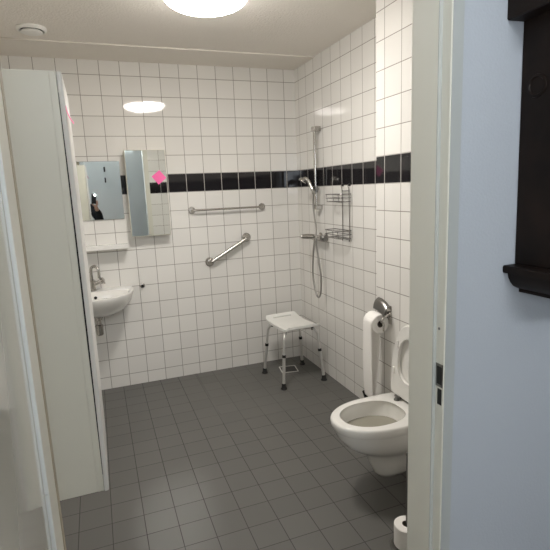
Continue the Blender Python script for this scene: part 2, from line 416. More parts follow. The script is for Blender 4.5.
# ------------------------------------------------------------------ washbasin
BXC, BZ = -1.795, .862
t = thing('washbasin', 'white wall-hung ceramic washbasin with rounded front, half hidden by the tall cabinet', 'washbasin', (BXC, -.2, .70))
NB = 56
def dshape(xc, hw, y0, y1, n=NB, sq=5):
    """D-shaped outline: flat at y0 (towards the wall), round at y1; yc between"""
    out = []; yc = y0+(y1-y0)*.30
    for k in range(n):
        a = 2*PI*k/n; cs, sn = math.cos(a), math.sin(a)
        if cs >= 0: y = yc+(y1-yc)*abs(cs)**(1.0); x = hw*math.copysign(abs(sn)**.9, sn)
        else: y = yc-(yc-y0)*abs(cs)**(2/sq); x = hw*math.copysign(abs(sn)**(2/sq), sn)
        out.append((xc+x, y))
    return out
def ring(o, z): return [(x, y, z) for x, y in o]
b = BM(); D = lambda hw, y0, y1: dshape(BXC, hw, y0, y1)
loft(b, [ring(D(.10, -.001, -.20), .672), ring(D(.17, -.001, -.30), .69), ring(D(.228, -.001, -.385), .732), ring(D(.265, -.001, -.44), .788),
         ring(D(.278, -.001, -.462), .83), ring(D(.283, -.001, -.468), .850), ring(D(.281, -.002, -.466), .859), ring(D(.270, -.006, -.459), BZ),
         ring(D(.250, -.135, -.440), BZ-.001), ring(D(.243, -.145, -.433), BZ-.008), ring(D(.225, -.155, -.41), BZ-.05), ring(D(.175, -.17, -.36), BZ-.10), ring(D(.08, -.2, -.29), BZ-.125), ring(D(.02, -.235, -.265), BZ-.13)])
bs = obj('basin', b, 'ceramic', t, smooth=50)
b = BM(); lathe(b, [(.022, 0), (.026, .002), (.018, .004), (0, .003)], (BXC, -.25, BZ-.129), seg=24); obj('drain', b, 'chrome', t)
b = BM(); lathe(b, [(0, 0), (.011, 0), (.012, .003), (.007, .004), (.006, .001), (0, .001)], (BXC-.006, -.158, BZ-.045), '-y', 20); obj('overflow_hole', b, 'dark', t)
# bottle trap
b = BM(); lathe(b, [(0, .52), (.022, .52), (.028, .528), (.028, .585), (.03, .587), (.03, .60), (.018, .606), (.016, .64), (.026, .640), (.026, .662), (.016, .664), (.016, .69), (0, .69)], (BXC, -.17, 0), seg=28)
cyl(b, (BXC, -.17, .632), (BXC, -.001, .632), .016, 20)
lathe(b, [(.035, 0), (.034, .006), (.02, .012), (.016, .012)], (BXC, -.0005, .632), '-y', 24)
obj('bottle_trap', b, 'chrome', t)
# faucet
FX, FY = BXC-.020, -.085
t = thing('faucet', 'chrome two-handle faucet with gooseneck spout on the washbasin', 'faucet', (FX, FY, BZ))
b = BM(); lathe(b, [(0, 0), (.032, 0), (.032, .006), (.026, .012), (.024, .05), (.027, .06), (.027, .078), (.016, .09), (0, .092)], (FX, FY, BZ), seg=28)
for q in (-1, 1): tube(b, [(FX, FY, BZ+.045), (FX+q*.04, FY-.006, BZ+.060), (FX+q*.055, FY-.008, BZ+.066)], [.015, .015, .016], 16)
obj('body', b, 'chrome', t)
b = BM(); sd = V((.78, -.62, 0)); q0 = V((FX, FY, BZ)); pts = [q0+V((0, 0, .08)), q0+V((0, 0, .15))]+[q0+sd*(.036-.036*math.cos(a))+V((0, 0, .158+.036*math.sin(a))) for a in [i*PI/10 for i in range(11)]]+[q0+sd*.073+V((0, 0, .12)), q0+sd*.073+V((0, 0, .10))]
tube(b, pts, .0115, 16); obj('spout', b, 'chrome', t)
for q_, z in ((-1, .02), (1, 0)):
    b = BM(); d = V((q_*.75, -.25, .35)).normalized(); q = V((FX+q_*.053, FY-.008, BZ+.066)); tube(b, [q, q+d*.012, q+d*.014, q+d*.036, q+d*.042], [.014, .016, .026, .024, .014], 18)
    x, y = frame_of(d)
    for k in range(4):
        w = x*math.cos(k*PI/2+.4)+y*math.sin(k*PI/2+.4); tube(b, [q+d*.026, q+d*.026+w*.033], [.009, .008], 10)
    obj('handle', b, 'chrome', t)
# capped pipe on the tiles
t = thing('pipe_stub', 'small black capped pipe end on the tiles right of the washbasin', 'pipe', (-1.431, 0, .846))
b = BM(); lathe(b, [(.021, 0), (.020, .003), (.013, .006), (.010, .006)], (-1.431, 0, .846), '-y', 24); obj('rosette', b, 'chromed', t)
b = BM(); lathe(b, [(.012, .003), (.013, .022), (.011, .026), (0, .027)], (-1.431, 0, .846), '-y', 24); obj('cap', b, 'black', t)

# ------------------------------------------------------------------ grab bars
def grab(label, a, c, r, fl, name):
    t = thing(name, label, 'grab bar', ((a[0]+c[0])/2, 0, (a[1]+c[1])/2)); so = .05
    A, C = V((a[0], -so, a[1])), V((c[0], -so, c[1])); d = (C-A).normalized()
    pts = [V((a[0], -.004, a[1])), V((a[0], -so+.018, a[1]))]
    for i in range(1, 6): 
        q = i/6*PI/2; pts.append(V((a[0], -so+.018, a[1]))+V((0, -.018*math.sin(q), 0))+d*.018*(1-math.cos(q)))
    pts.append(A+d*.018); pts.append(C-d*.018)
    for i in range(5, 0, -1):
        q = i/6*PI/2; pts.append(V((c[0], -so+.018, c[1]))+V((0, -.018*math.sin(q), 0))-d*.018*(1-math.cos(q)))
    pts += [V((c[0], -so+.018, c[1])), V((c[0], -.004, c[1]))]
    b = BM(); tube(b, pts, r, 18); obj('bar', b, 'chromed', t)
    for q in (a, c):
        b = BM(); lathe(b, [(0, 0), (fl, 0), (fl, .008), (fl*.9, .012), (r+.002, .013), (0, .013)], (q[0], -.0005, q[1]), '-y', 32); obj('flange', b, 'chromed', t)
grab('slim horizontal steel towel rail on the back wall just below the black tile band', (-.978, 1.441), (-.354, 1.441), .0085, .030, 'towel_rail')
grab('thick steel grab bar mounted diagonally on the back wall', (-.853, .992), (-.511, 1.180), .0155, .039, 'grab_bar')

# ------------------------------------------------------------------ shower
RY, RX = -.472, -.045
t = thing('shower_rail', 'vertical chrome shower rail with slider on the right wall near the corner', 'shower rail', (0, RY, 1.42))
b = BM(); cyl(b, (RX, RY, 1.41), (RX, RY, 2.065), .013, 18); obj('rail', b, 'chrome', t)
for z in (1.428, 2.045):
    b = BM(); box(b, -.062, -.0005, RY-.03, RY+.03, z-.019, z+.019, .006, 3); obj('wall_bracket', b, 'chromed', t)
b = BM(); cyl(b, (RX, RY, 1.548), (RX, RY, 1.60), .019, 20); cyl(b, (RX, RY-.03, 1.574), (RX, RY+.012, 1.574), .015, 18)
tube(b, [(RX, RY, 1.572), (RX-.04, RY+.012, 1.574)], .013, 14)
obj('slider', b, 'steel_dark', t)
# hand shower rests in the slider
hb = V((-.084, -.500, 1.566)); 
t = thing('hand_shower', 'chrome hand shower resting in the rail slider with its hose hanging down', 'shower head', tuple(hb))
hp = [hb+V((.004, 0, -.03)), hb, hb+V((-.008, .016, .032)), hb+V((-.018, .032, .066)), hb+V((-.036, .044, .090)), hb+V((-.058, .052, .090))]
b = BM(); tube(b, catmull(hp, 5), [.012]*6+[.014]*10+[.016]*5+[.018]*5, 16); obj('handle', b, 'chrome', t)
b = BM(); hd = hb+V((-.060, .053, .086)); mt = Matrix.Translation(hd) @ V((-.45, .2, -.85)).to_track_quat('Z', 'Y').to_matrix().to_4x4()
lathe(b, [(0, -.014), (.016, -.014), (.028, -.004), (.034, .008), (.034, .014), (.03, .017), (0, .016)], seg=30, mtx=mt); obj('spray_head', b, 'chrome', t)
b = BM(); hosep = catmull([hb+V((.004, 0, -.03)), (-.078, -.485, 1.44), (-.078, -.521, 1.288), (-.090, -.545, 1.19), (-.085, -.552, 1.08), (-.075, -.588, .89), (-.075, -.582, .76), (-.072, -.548, .700), (-.07, -.505, .69), (-.07, -.465, .735), (-.07, -.432, .83), (-.07, -.428, .93), (-.068, -.448, 1.08), (-.06, -.455, 1.155)], 10)
tube(b, hosep, .0075, 12); obj('hose', b, 'hose', t)
MZ = 1.185
t = thing('shower_mixer', 'chrome lever shower mixer tap on the right wall under the rail', 'mixer tap', (0, -.46, MZ))
b = BM(); tube(b, [(-.05, -.42, MZ), (-.05, -.43, MZ), (-.05, -.565, MZ), (-.05, -.575, MZ)], [.016, .020, .020, .016], 22)
for y in (-.455, -.555):
    cyl(b, (-.001, y, MZ), (-.05, y, MZ), .014, 18); lathe(b, [(.034, 0), (.033, .006), (.018, .014), (.014, .014)], (-.0005, y, MZ), '-x', 28)
cyl(b, (-.06, -.455, MZ-.01), (-.06, -.455, MZ-.035), .010, 16)
obj('body', b, 'chrome', t)
b = BM(); tube(b, [(-.05, -.57, MZ), (-.05, -.58, MZ), (-.05, -.625, MZ+.002), (-.05, -.63, MZ+.002)], [.016, .023, .023, .018], 22); obj('valve_knob', b, 'steel_dark', t)
b = BM(); tube(b, [(-.05, -.44, MZ), (-.06, -.43, MZ+.002), (-.105, -.412, MZ+.005), (-.152, -.405, MZ+.007), (-.158, -.404, MZ+.007)], [.016, .021, .021, .017, .012], 18); obj('lever', b, 'chrome', t)

# wire caddy
t = thing('shower_caddy', 'two-tier chrome wire shower rack hanging on the right wall', 'shower rack', (0, -.87, 1.2))
CY0, CY1 = -.848, -.950
b = BM()
for y in (CY0, CY1): tube(b, catmull([(-.004, y, 1.598), (-.012, y, 1.603), (-.018, y, 1.59), (-.012, y, 1.57), (-.010, y, 1.5), (-.010, y, 1.21), (-.016, y, 1.195)], 4), .0032, 8)
tube(b, [(-.010, CY0, 1.555), (-.010, CY1, 1.555)], .0028, 8); tube(b, [(-.012, CY0, 1.20), (-.012, CY1, 1.20)], .0028, 8)
obj('back_wires', b, 'wire', t)
for y in (CY0, CY1):
    b = BM(); lathe(b, [(0, 0), (.011, 0), (.011, .006), (.006, .016), (0, .017)], (-.0005, y, 1.598), '-x', 18); obj('wall_hook', b, 'black', t)
def basket(z0, z1, dx, name):
    b = BM(); ya, yb = CY0+.11, CY1-.03
    def rect(z, r=.0026, ins=0):
        x0, x1, y0, y1 = -.012, -dx+ins, yb+ins, ya-ins; rr = .025
        P = [(x0, y0, z), (x1+rr, y0, z)]+[(x1+rr-rr*math.sin(a), y0+rr-rr*math.cos(a), z) for a in (PI/8, PI/4, 3*PI/8)]+[(x1, y0+rr, z), (x1, y1-rr, z)]+[(x1+rr-rr*math.cos(a), y1-rr+rr*math.sin(a), z) for a in (PI/8, PI/4, 3*PI/8)]+[(x1+rr, y1, z), (x0, y1, z)]
        tube(b, P, r, 8, closed=True)
    rect(z1, .0032); rect((z0+z1)/2); rect(z0, .0026, .008)
    for i in range(7):
        y = yb+.012+(ya-yb-.024)*i/6
        tube(b, [(-.012, y, z0), (-dx+.008, y, z0)], .0018, 6)
    for y, x in ((yb+.03, -dx), (ya-.03, -dx), (yb+.11, -dx)):
        tube(b, [(x, y, z1), (x+.007, y, z0)], .0018, 6)
    obj(name, b, 'wire', t)
basket(1.478, 1.532, .10, 'basket'); basket(1.212, 1.268, .11, 'basket')

# shower stool
SC = V((-.282, -.436, 0)); SR = Matrix.Translation(SC) @ Matrix.Rotation(math.radians(4.5), 4, 'Z')
t = thing('shower_stool', 'white shower stool with grey adjustable legs in the corner', 'stool', tuple(SC))
SZ = .478; sx, sy = .150, .228
b = BM(); nx, ny = 14, 26
def seatz(v):          # profile along the length, ends swept up
    q = max(0, abs(v)-.70)/.30; return .012*abs(v)**2+.022*q*q
def seatpt(i, j, top):
    u, v = i/nx*2-1, j/ny*2-1
    # rounded plan corners
    x, y = u*sx, v*sy; r = .035; ex, ey = abs(x)-(sx-r), abs(y)-(sy-r)
    if ex > 0 and ey > 0:
        l = math.hypot(ex, ey); m_ = max(ex, ey)
        x = math.copysign(sx-r+ex/l*m_, x); y = math.copysign(sy-r+ey/l*m_, y)
    e = max(abs(u), abs(v))
    z = SZ+seatz(v)-(0 if e < .97 else .004)
    return SR @ V((x, y, z if top else z-.020))
T = [[b.verts.new(seatpt(i, j, 1)) for j in range(ny+1)] for i in range(nx+1)]
U = [[b.verts.new(seatpt(i, j, 0)) for j in range(ny+1)] for i in range(nx+1)]
slot = lambda i, j: (3 <= i < nx-3) and (j == 2 or j == ny-3)
for i in range(nx):
    for j in range(ny):
        if slot(i, j): continue
        b.faces.new((T[i][j], T[i+1][j], T[i+1][j+1], T[i][j+1])); b.faces.new((U[i][j], U[i][j+1], U[i+1][j+1], U[i+1][j]))
def side(a, c, A, C): b.faces.new((a, c, C, A))
for i in range(nx):
    side(T[i][0], T[i+1][0], U[i][0], U[i+1][0]); side(T[i][ny], T[i+1][ny], U[i][ny], U[i+1][ny])
for j in range(ny):
    side(T[0][j], T[0][j+1], U[0][j], U[0][j+1]); side(T[nx][j], T[nx][j+1], U[nx][j], U[nx][j+1])
for j0 in (2, ny-3):
    for i in range(3, nx-3):
        for j in (j0, j0+1): side(T[i][j], T[i+1][j], U[i][j], U[i+1][j])
    for i in (3, nx-3): side(T[i][j0], T[i][j0+1], U[i][j0], U[i][j0+1])
obj('seat', b, 'stool', t, smooth=35)
b = BM(); cyl(b, SR @ V((0, 0, SZ-.052)), SR @ V((0, 0, SZ-.02)), .035, 24); obj('hub', b, 'black', t)
feet = [(-.483, -.258), (-.457, -.648), (-.104, -.216), (-.088, -.627)]
for fx, fy in feet:
    F = V((fx, fy, 0)); top = V((SC.x+(fx-SC.x)*.72, SC.y+(fy-SC.y)*.72, SZ-.036)); ctr = V((SC.x, SC.y, SZ-.036))
    kn = F+(V((top.x+(F-ctr).x*.10, top.y+(F-ctr).y*.10, SZ-.075))-F)
    low = F+V((0, 0, .02)); mid = low.lerp(kn, .63)
    b = BM(); tube(b, catmull([ctr.lerp(top, .15), ctr.lerp(top, .85), top+V((0, 0, -.006)), kn, kn.lerp(mid, .25), mid.lerp(kn, .1)], 6), .0105, 14)
    tube(b, [low, mid], .0125, 14)
    lg = obj('leg', b, 'alu', t)
    b = BM(); d = (mid-low).normalized(); tube(b, [mid-d*.008, mid+d*.012], .0155, 16); obj('collar', b, 'black', lg)
    b = BM(); lathe(b, [(0, 0), (.025, 0), (.026, .006), (.019, .016), (.0165, .042), (.012, .046), (0, .046)], tuple(F+V((0, 0, .0005))), seg=24); obj('rubber_foot', b, 'rubber', lg)
    b = BM(); e = ctr.lerp(top, .92); cyl(b, e+V((0, 0, -.011)), e+V((0, 0, .012)), .011, 14); obj('screw_cap', b, 'black', lg)
# floor drain
t = thing('floor_drain', 'square shower floor drain with pale rim under the stool', 'drain', (-.255, -.275, 0))
md_ = Matrix.Translation((-.262, -.272, 0)) @ Matrix.Rotation(math.radians(-10), 4, 'Z')
b = BM(); h = .075
for x0, x1, y0, y1 in ((-h, h, -h, -h+.008), (-h, h, h-.008, h), (-h, -h+.008, -h+.008, h-.008), (h-.008, h, -h+.008, h-.008)): box(b, x0, x1, y0, y1, 0, .004, .001, 1, mtx=md_)
obj('rim', b, 'whitemetal', t)
b = BM(); box(b, -h+.008, h-.008, -h+.008, h-.008, 0, .0015, mtx=md_)
for k in range(7): box(b, -h+.016, h-.016, -.052+k*.0165, -.046+k*.0165, .0015, .0026, mtx=md_)
obj('grate', b, 'grate', t)
# pale joint around the shower area
b = BM(); box(b, -1.045, XP-.0, -1.01, -.998, 0, .0008); box(b, -1.045, -1.033, -1.01, 0, 0, .0008)
M['joint'] = mat('pale_joint', (.128, .126, .121), .6, noise=(5, .2)); struct('trim_2', b, 'joint', smooth=0)

# ------------------------------------------------------------------ toilet
TY, TZ = -2.03, .425
t = thing('toilet', 'white wall-hung toilet with seat and lid raised', 'toilet', (XP, TY, TZ))
NT = 72
def tsh(s0, s1, hw, n=NT, sq=6, mid=.46):
    out = []; sc = s0+(s1-s0)*mid
    for k in range(n):
        a = 2*PI*k/n; cs, sn = math.cos(a), math.sin(a)
        if cs >= 0: s = sc+(s1-sc)*cs; w = hw*math.copysign(abs(sn)**.92, sn)
        else: s = sc-(sc-s0)*abs(cs)**(2/sq); w = hw*math.copysign(abs(sn)**(2/sq), sn)
        out.append((s, w))
    return out
def tr(o, z): return [(XP-s, TY+w, z) for s, w in o]
b = BM()
outer = [(.115, .222, .030, .060), (.095, .240, .044, .066), (.05, .262, .058, .09), (.0, .2880, .074, .15), (.0, .3060, .086, .195), (.0, 0.3280, .104, .222), (.0, 0.3880, .135, .252), (.0, 0.4380, .157, .29), (.0, 0.4710, .172, .335),
         (.0, 0.4870, .179, .372), (.0, 0.4900, .1805, .378), (.0, 0.4940, .183, .382), (.0, 0.4980, .185, .40), (.0, 0.4980, .185, .416), (.0, 0.4940, .182, .423), (.0, 0.4860, .176, TZ)]
rings = [tr(tsh(s0, s1, hw), z) for s0, s1, hw, z in outer]
inner = [(0.1060, 0.4480, .133, TZ, 2.6), (0.1020, 0.4520, .136, TZ-.004, 2.6), (0.1030, 0.4500, .135, TZ-.025, 2.6), (0.1100, 0.4420, .130, TZ-.07, 2.4), (0.1280, 0.4180, .115, TZ-.12, 2.2), (0.1480, 0.3780, .092, TZ-.16, 2.2), (0.1780, 0.3280, .065, TZ-.195, 2.), (0.2080, 0.2780, .03, TZ-.21, 2.)]
rings += [tr(tsh(s0, s1, hw, sq=q, mid=.5), z) for s0, s1, hw, z, q in inner]
loft(b, rings); obj('bowl', b, 'ceramic', t, smooth=55)
b = BM(); w = tsh(.112, .438, .1265, sq=2.4, mid=.5); loft(b, [tr(w, TZ-.083), tr(w, TZ-.082)]); obj('water', b, 'water', t)
# seat and lid, both upright
tilt = math.radians(1.0)
def up(dx, w, h):      # dx out from the hinge line, w sideways, h up the raised seat
    return (XP-.032-dx*math.cos(tilt)+h*math.sin(tilt), TY+w, TZ+.016+h*math.cos(tilt)+dx*math.sin(tilt))
def egg(h0, h1, hw, n=64, mid=.16, sq=7):
    return [(w, s) for s, w in tsh(h0, h1, hw, n, sq, mid)]
b = BM()
lid = [(egg(.004, .418, .153), -.016), (egg(0, .424, .158), -.010), (egg(0, .424, .159), .001), (egg(.004, .420, .155), .004)]
loft(b, [[up(d, w, h) for w, h in o_] for o_, d in lid]); obj('lid', b, 'seatplastic', t, smooth=40)
b = BM()
seat = [(egg(.004, .416, .154), .008), (egg(0, .42, .158), .012), (egg(0, .42, .158), .022), (egg(.006, .414, .152), .027),
        (egg(.098, .345, .092, sq=2.4, mid=.40), .027), (egg(.092, .351, .097, sq=2.4, mid=.40), .022), (egg(.092, .351, .097, sq=2.4, mid=.40), .012), (egg(.096, .347, .093, sq=2.4, mid=.40), .008)]
vs = [[b.verts.new(up(d, w, h)) for w, h in o_] for o_, d in seat]
for i in range(len(vs)):
    A, C = vs[i], vs[(i+1) % len(vs)]
    for k in range(64): b.faces.new((A[k], A[(k+1) % 64], C[(k+1) % 64], C[k]))
st = obj('seat', b, 'seatplastic', t, smooth=40)
for w, h in ((.125, .14), (-.125, .14), (.092, .30), (-.092, .30)):
    b = BM(); q = up(.027, w, h); box(b, q[0]-.006, q[0]+.001, q[1]-.008, q[1]+.008, q[2]-.018, q[2]+.018, .0025); obj('bumper', b, 'seatplastic', st)
for s in (-1, 1):
    b = BM(); y = TY+s*.078; lathe(b, [(0, 0), (.016, 0), (.016, .006), (.011, .012), (.009, .018), (0, .018)], (XP-.070, y, TZ), seg=20)
    cyl(b, (XP-.062, y-.022, TZ+.015), (XP-.062, y+.022, TZ+.015), .008, 16); obj('hinge', b, 'steel_dark', t)

# toilet roll holder on the tiled boxing, roll on its arm
PX, PY, PZ = -.284, -1.728, .822
t = thing('toilet_roll_holder', 'chrome toilet roll holder with curved hood on the tiled wall', 'toilet roll holder', (XP, -1.72, .83))
b = BM(); hood = []
for i in range(13):
    a = i/12*PI/2; hood.append((XP-.008-.040*math.sin(a), .942-.062*(1-math.cos(a))))
n = 12; rr = []
for side_, off in ((0, 0.), (1, .0016)):
    g = []
    for (x, z) in hood: g.append([(x+off, -1.682-.112*k/n, z-off-.034*(k/n)**2.5) for k in range(n+1)])
    rr.append(g)
G = [[[b.verts.new(q) for q in row] for row in g] for g in rr]
for g in G:
    for i in range(12):
        for k in range(n): b.faces.new((g[i][k], g[i+1][k], g[i+1][k+1], g[i][k+1]))
for k in range(n):
    for i in (0, 12): b.faces.new((G[0][i][k], G[0][i][k+1], G[1][i][k+1], G[1][i][k]))
for i in range(12):
    for k in (0, n): b.faces.new((G[0][i][k], G[0][i+1][k], G[1][i+1][k], G[1][i][k]))
obj('hood', b, 'steel_dark', t)
b = BM(); box(b, XP-.006, XP-.0005, -1.802, -1.678, .805, .912, .002); obj('back_plate', b, 'chromed', t)
b = BM(); AY = -1.810
tube(b, catmull([(XP-.004, AY+.022, .862), (XP-.03, AY+.01, .862), (XP-.07, AY, .842), (PX, AY+.006, PZ), (PX, AY+.03, PZ), (PX, PY, PZ), (PX, -1.655, PZ)], 6), .0065, 14)
lathe(b, [(0, 0), (.017, 0), (.017, .01), (.010, .016), (0, .017)], (XP-.004, AY+.024, .862), '-x', 24)
tube(b, [(PX, AY+.008, PZ), (PX-.001, AY-.002, PZ-.012), (PX-.001, AY-.002, PZ-.045)], .0065, 12)
obj('arm', b, 'chrome', t)
def roll(name, label, c, axis, r, ri, L, group=None):
    t = thing(name, label, 'toilet roll', c)
    b = BM(); lathe(b, [(ri, -L/2), (r-.003, -L/2), (r, -L/2+.003), (r, L/2-.003), (r-.003, L/2), (ri, L/2), (ri, -L/2)], c, axis, 48); obj('paper', b, 'paper', t)
    b = BM(); lathe(b, [(ri-.0015, -L/2+.0005), (ri-.0002, -L/2+.0005), (ri-.0002, L/2-.0005), (ri-.0015, L/2-.0005), (ri-.0015, -L/2+.0005)], c, axis, 32); obj('core', b, 'card', t)
    return t
PR = .056
cz = PZ-.0125
tr1 = roll('toilet_roll', 'white toilet roll on the wall holder with a long strip of paper hanging down', (PX, PY, cz), 'y', PR, .0205, .098)
b = BM()
prof = catmull([(PX-PR*.87, 0, cz+PR*.5), (PX-PR-.0008, 0, cz), (PX-PR-.002, 0, .70), (PX-PR-.002, 0, .55), (PX-PR+.004, 0, .40), (PX-PR+.010, 0, .352), (PX-PR+.018, 0, .362), (PX-PR+.032, 0, .48), (PX-PR+.046, 0, .62), (PX-PR+.055, 0, cz-PR-.0008+.006)], 7)
Y0, Y1 = PY-.047, PY+.047; m_ = 6; rows = []
for q in prof:
    s = max(0, min(1, (cz-q.z)/.45)); rows.append([b.verts.new((q.x+.004*math.sin(9*q.z)*(k/m_-.5), Y0+(Y1-Y0)*k/m_, q.z+.006*(k/m_)*s)) for k in range(m_+1)])
for A, C in zip(rows, rows[1:]):
    for k in range(m_): b.faces.new((A[k], A[k+1], C[k+1], C[k]))
hp_ = obj('hanging_paper', b, 'paper', tr1, smooth=60)
so = hp_.modifiers.new('thick', 'SOLIDIFY'); so.thickness = .0006; so.offset = 0
# toilet brush: only the black end of its handle shows past the bowl
t = thing('toilet_brush', 'black handle end poking up behind the toilet bowl by the hanging paper', 'toilet brush', (-.27, -1.70, 0))
b = BM(); lathe(b, [(0, 0), (.045, 0), (.047, .01), (.043, .12), (.040, .12), (.040, .012), (0, .012)], (-.285, -1.70, .0005), seg=28); obj('holder', b, 'black', t)
b = BM(); tube(b, [(-.285, -1.70, .02), (-.292, -1.692, .20), (-.318, -1.662, .345), (-.326, -1.655, .366)], [.008, .008, .012, .009], 12); obj('handle', b, 'black', t)
# spare roll on its floor stand beside the toilet
QX, QY = -.588, -2.452
t = thing('roll_stand', 'thin dark metal stand for spare rolls beside the door frame', 'roll stand', (QX, QY, 0))
b = BM(); lathe(b, [(0, 0), (.07, 0), (.072, .004), (.068, .010), (0, .010)], (QX, QY, .0005), seg=36); obj('base', b, 'steel_dark', t)
b = BM(); cyl(b, (QX, QY, .009), (QX, QY, .445), .0052, 14); lathe(b, [(.006, .44), (.008, .445), (.006, .456), (0, .459)], (QX, QY, 0), seg=16); obj('pole', b, 'steel_dark', t)
roll('toilet_roll', 'spare white toilet roll standing on the floor stand by the door frame', (QX, QY, .0615), 'z', .056, .021, .10)

# ------------------------------------------------------------------ dark wooden cupboard on the hall wall
t = thing('wooden_cupboard', 'dark wooden cupboard with moulded ledge hung on the pale hall wall', 'cupboard', (-.56, YH, 1.31))
b = BM(); WX0, WX1, WD = -.772, -.36, .17
box(b, WX0, WX1, YH-WD, YH-.001, 1.384, 1.96, .003); obj('case', b, 'wood', t)
def mould(name, prof):     # profile of (overhang, z) run round three sides of the case
    b = BM(); rings = []
    for o_, z in prof:
        rings.append([(WX0-o_, YH-.001, z), (WX0-o_, YH-WD-o_, z), (WX1+o_, YH-WD-o_, z), (WX1+o_, YH-.001, z)])
    loft(b, rings); return obj(name, b, 'wood', t, smooth=30)
mould('ledge', [(-.02, 1.310), (-.018, 1.310), (-.018, 1.319), (-.012, 1.321), (.002, 1.328), (.012, 1.339), (.019, 1.352), (.022, 1.364), (.036, 1.366), (.038, 1.370), (.038, 1.381), (.035, 1.3845), (0, 1.3845)])
mould('cornice', [(0, 1.948), (.045, 1.948), (.048, 1.951), (.048, 1.995), (.056, 2.02), (.075, 2.05), (.078, 2.07), (0, 2.075)])
b = BM(); box(b, WX0+.03, WX1-.03, YH-WD-.014, YH-WD+.001, 1.42, 1.92, .004); dd = obj('cupboard_door', b, 'wood', t)
b = BM(); box(b, WX0+.09, WX1-.09, YH-WD-.018, YH-WD-.012, 1.48, 1.86, .003); obj('panel', b, 'wood', dd)
b = BM(); lathe(b, [(0, 0), (.012, 0), (.007, .012), (.014, .022), (.010, .03), (0, .032)], (WX0+.055, YH-WD-.013, 1.66), '-y', 20); obj('knob', b, 'steel_dark', dd)
b = BM(); lathe(b, [(.026, 0), (.025, .003), (.020, .004), (.018, .001), (0, .001)], (WX0+.0005, -3.165, 1.80), '-x', 28); obj('round_inlay', b, 'wood', t)

t.rotation_euler = (0, -.0165, 0); t.location.x += .008
# dark hooks on the far hall wall (seen in the mirror)
for k, (z, lb) in enumerate(((2.06, 'small dark wall hook on the hall wall, the upper of the two'), (1.87, 'small dark wall hook on the hall wall, the lower of the two'))):
    b = BM(); x = -1.505; box(b, x-.012, x+.012, -5.2995, -5.292, z-.045, z+.045, .003); tube(b, catmull([(x, -5.293, z+.01), (x, -5.265, z+.0), (x, -5.25, z+.012), (x, -5.245, z+.035)], 4), .006, 8)
    tag(obj('coat_hook', b, 'black'), lb, 'hook', 'coat hooks on the hall wall')

# ------------------------------------------------------------------ person taking the picture
def skin(name, nodes, edges, m, parent, sub=2):
    """nodes: {key: (pos, radius)}"""
    keys = list(nodes); me = bpy.data.meshes.new(name)
    me.from_pydata([nodes[k][0] for k in keys], [(keys.index(a), keys.index(c)) for a, c in edges], [])
    o = bpy.data.objects.new(name, me); COL.objects.link(o)
    md = o.modifiers.new('skin', 'SKIN'); md.use_smooth_shade = True
    for i, k in enumerate(keys):
        r = nodes[k][1]; r = r if isinstance(r, tuple) else (r, r)
        me.skin_vertices[0].data[i].radius = r; me.skin_vertices[0].data[i].use_root = (i == 0)
    sm = o.modifiers.new('sub', 'SUBSURF'); sm.levels = sm.render_levels = sub
    dg = bpy.context.evaluated_depsgraph_get(); dg.update()
    me2 = bpy.data.meshes.new_from_object(o.evaluated_get(dg)); bpy.data.objects.remove(o)
    me2.name = name; me2.materials.clear(); me2.materials.append(M[m]); me2.shade_smooth()
    o = bpy.data.objects.new(name, me2); COL.objects.link(o); o.parent = parent
    o.matrix_parent_inverse = Matrix.Translation(parent.location).inverted() if parent.type == 'EMPTY' else Matrix()
    return o
HX, HY = -1.96, -4.48
pr = thing('person', 'person in black jacket photographing the room, seen in the wall mirror', 'person', (HX, HY, 0))
def P_(x, y, z): return (HX+x, HY+y, z)
hand = V((-1.728, -4.085, 1.475))
body = {'pel': (P_(0, 0, .92), (.15, .11)), 'wai': (P_(0, .0, 1.08), (.135, .10)), 'che': (P_(0, .0, 1.28), (.155, .11)), 'sho': (P_(0, 0, 1.42), (.10, .08)), 'nec': (P_(0, .01, 1.50), .055), 'nk2': (P_(0, .03, 1.56), .054),
        'jaw': (P_(0, .05, 1.605), (.066, .075)), 'hea': (P_(0, .035, 1.68), (.076, .096)), 'top': (P_(0, .03, 1.745), (.060, .072)),
        'rs': (P_(.17, 0, 1.41), .062), 're': ((-1.665, -4.33, 1.17), .047), 'rm': ((-1.69, -4.21, 1.33), .040), 'rw': (tuple(hand+V((.014, -.045, -.07))), .029), 'rh': (tuple(hand+V((.006, -.02, -.02))), (.034, .022)),
        'ls': (P_(-.17, 0, 1.41), .062), 'le': (P_(-.24, .02, 1.13), .046), 'lw': (P_(-.23, .10, .90), .029), 'lh': (P_(-.22, .12, .83), (.022, .036)), 
        'lk': (P_(-.095, .01, .50), .062), 'rk': (P_(.095, .01, .50), .062), 'lt': (P_(-.09, 0, .80), .090), 'rt': (P_(.09, 0, .80), .090),
        'la': (P_(-.10, -.02, .09), .042), 'ra': (P_(.10, -.02, .09), .042), 'lf': (P_(-.11, .11, .045), (.045, .032)), 'rf': (P_(.11, .11, .045), (.045, .032))}
E_ = [('pel', 'wai'), ('wai', 'che'), ('che', 'sho'), ('sho', 'nec'), ('nec', 'nk2'), ('nk2', 'jaw'), ('jaw', 'hea'), ('hea', 'top'), ('sho', 'rs'), ('rs', 're'), ('re', 'rm'), ('rm', 'rw'), ('rw', 'rh'), ('sho', 'ls'), ('ls', 'le'), ('le', 'lw'), ('lw', 'lh'),
      ('pel', 'lt'), ('lt', 'lk'), ('lk', 'la'), ('la', 'lf'), ('pel', 'rt'), ('rt', 'rk'), ('rk', 'ra'), ('ra', 'rf')]
bd = skin('body', body, E_, 'skin', pr)
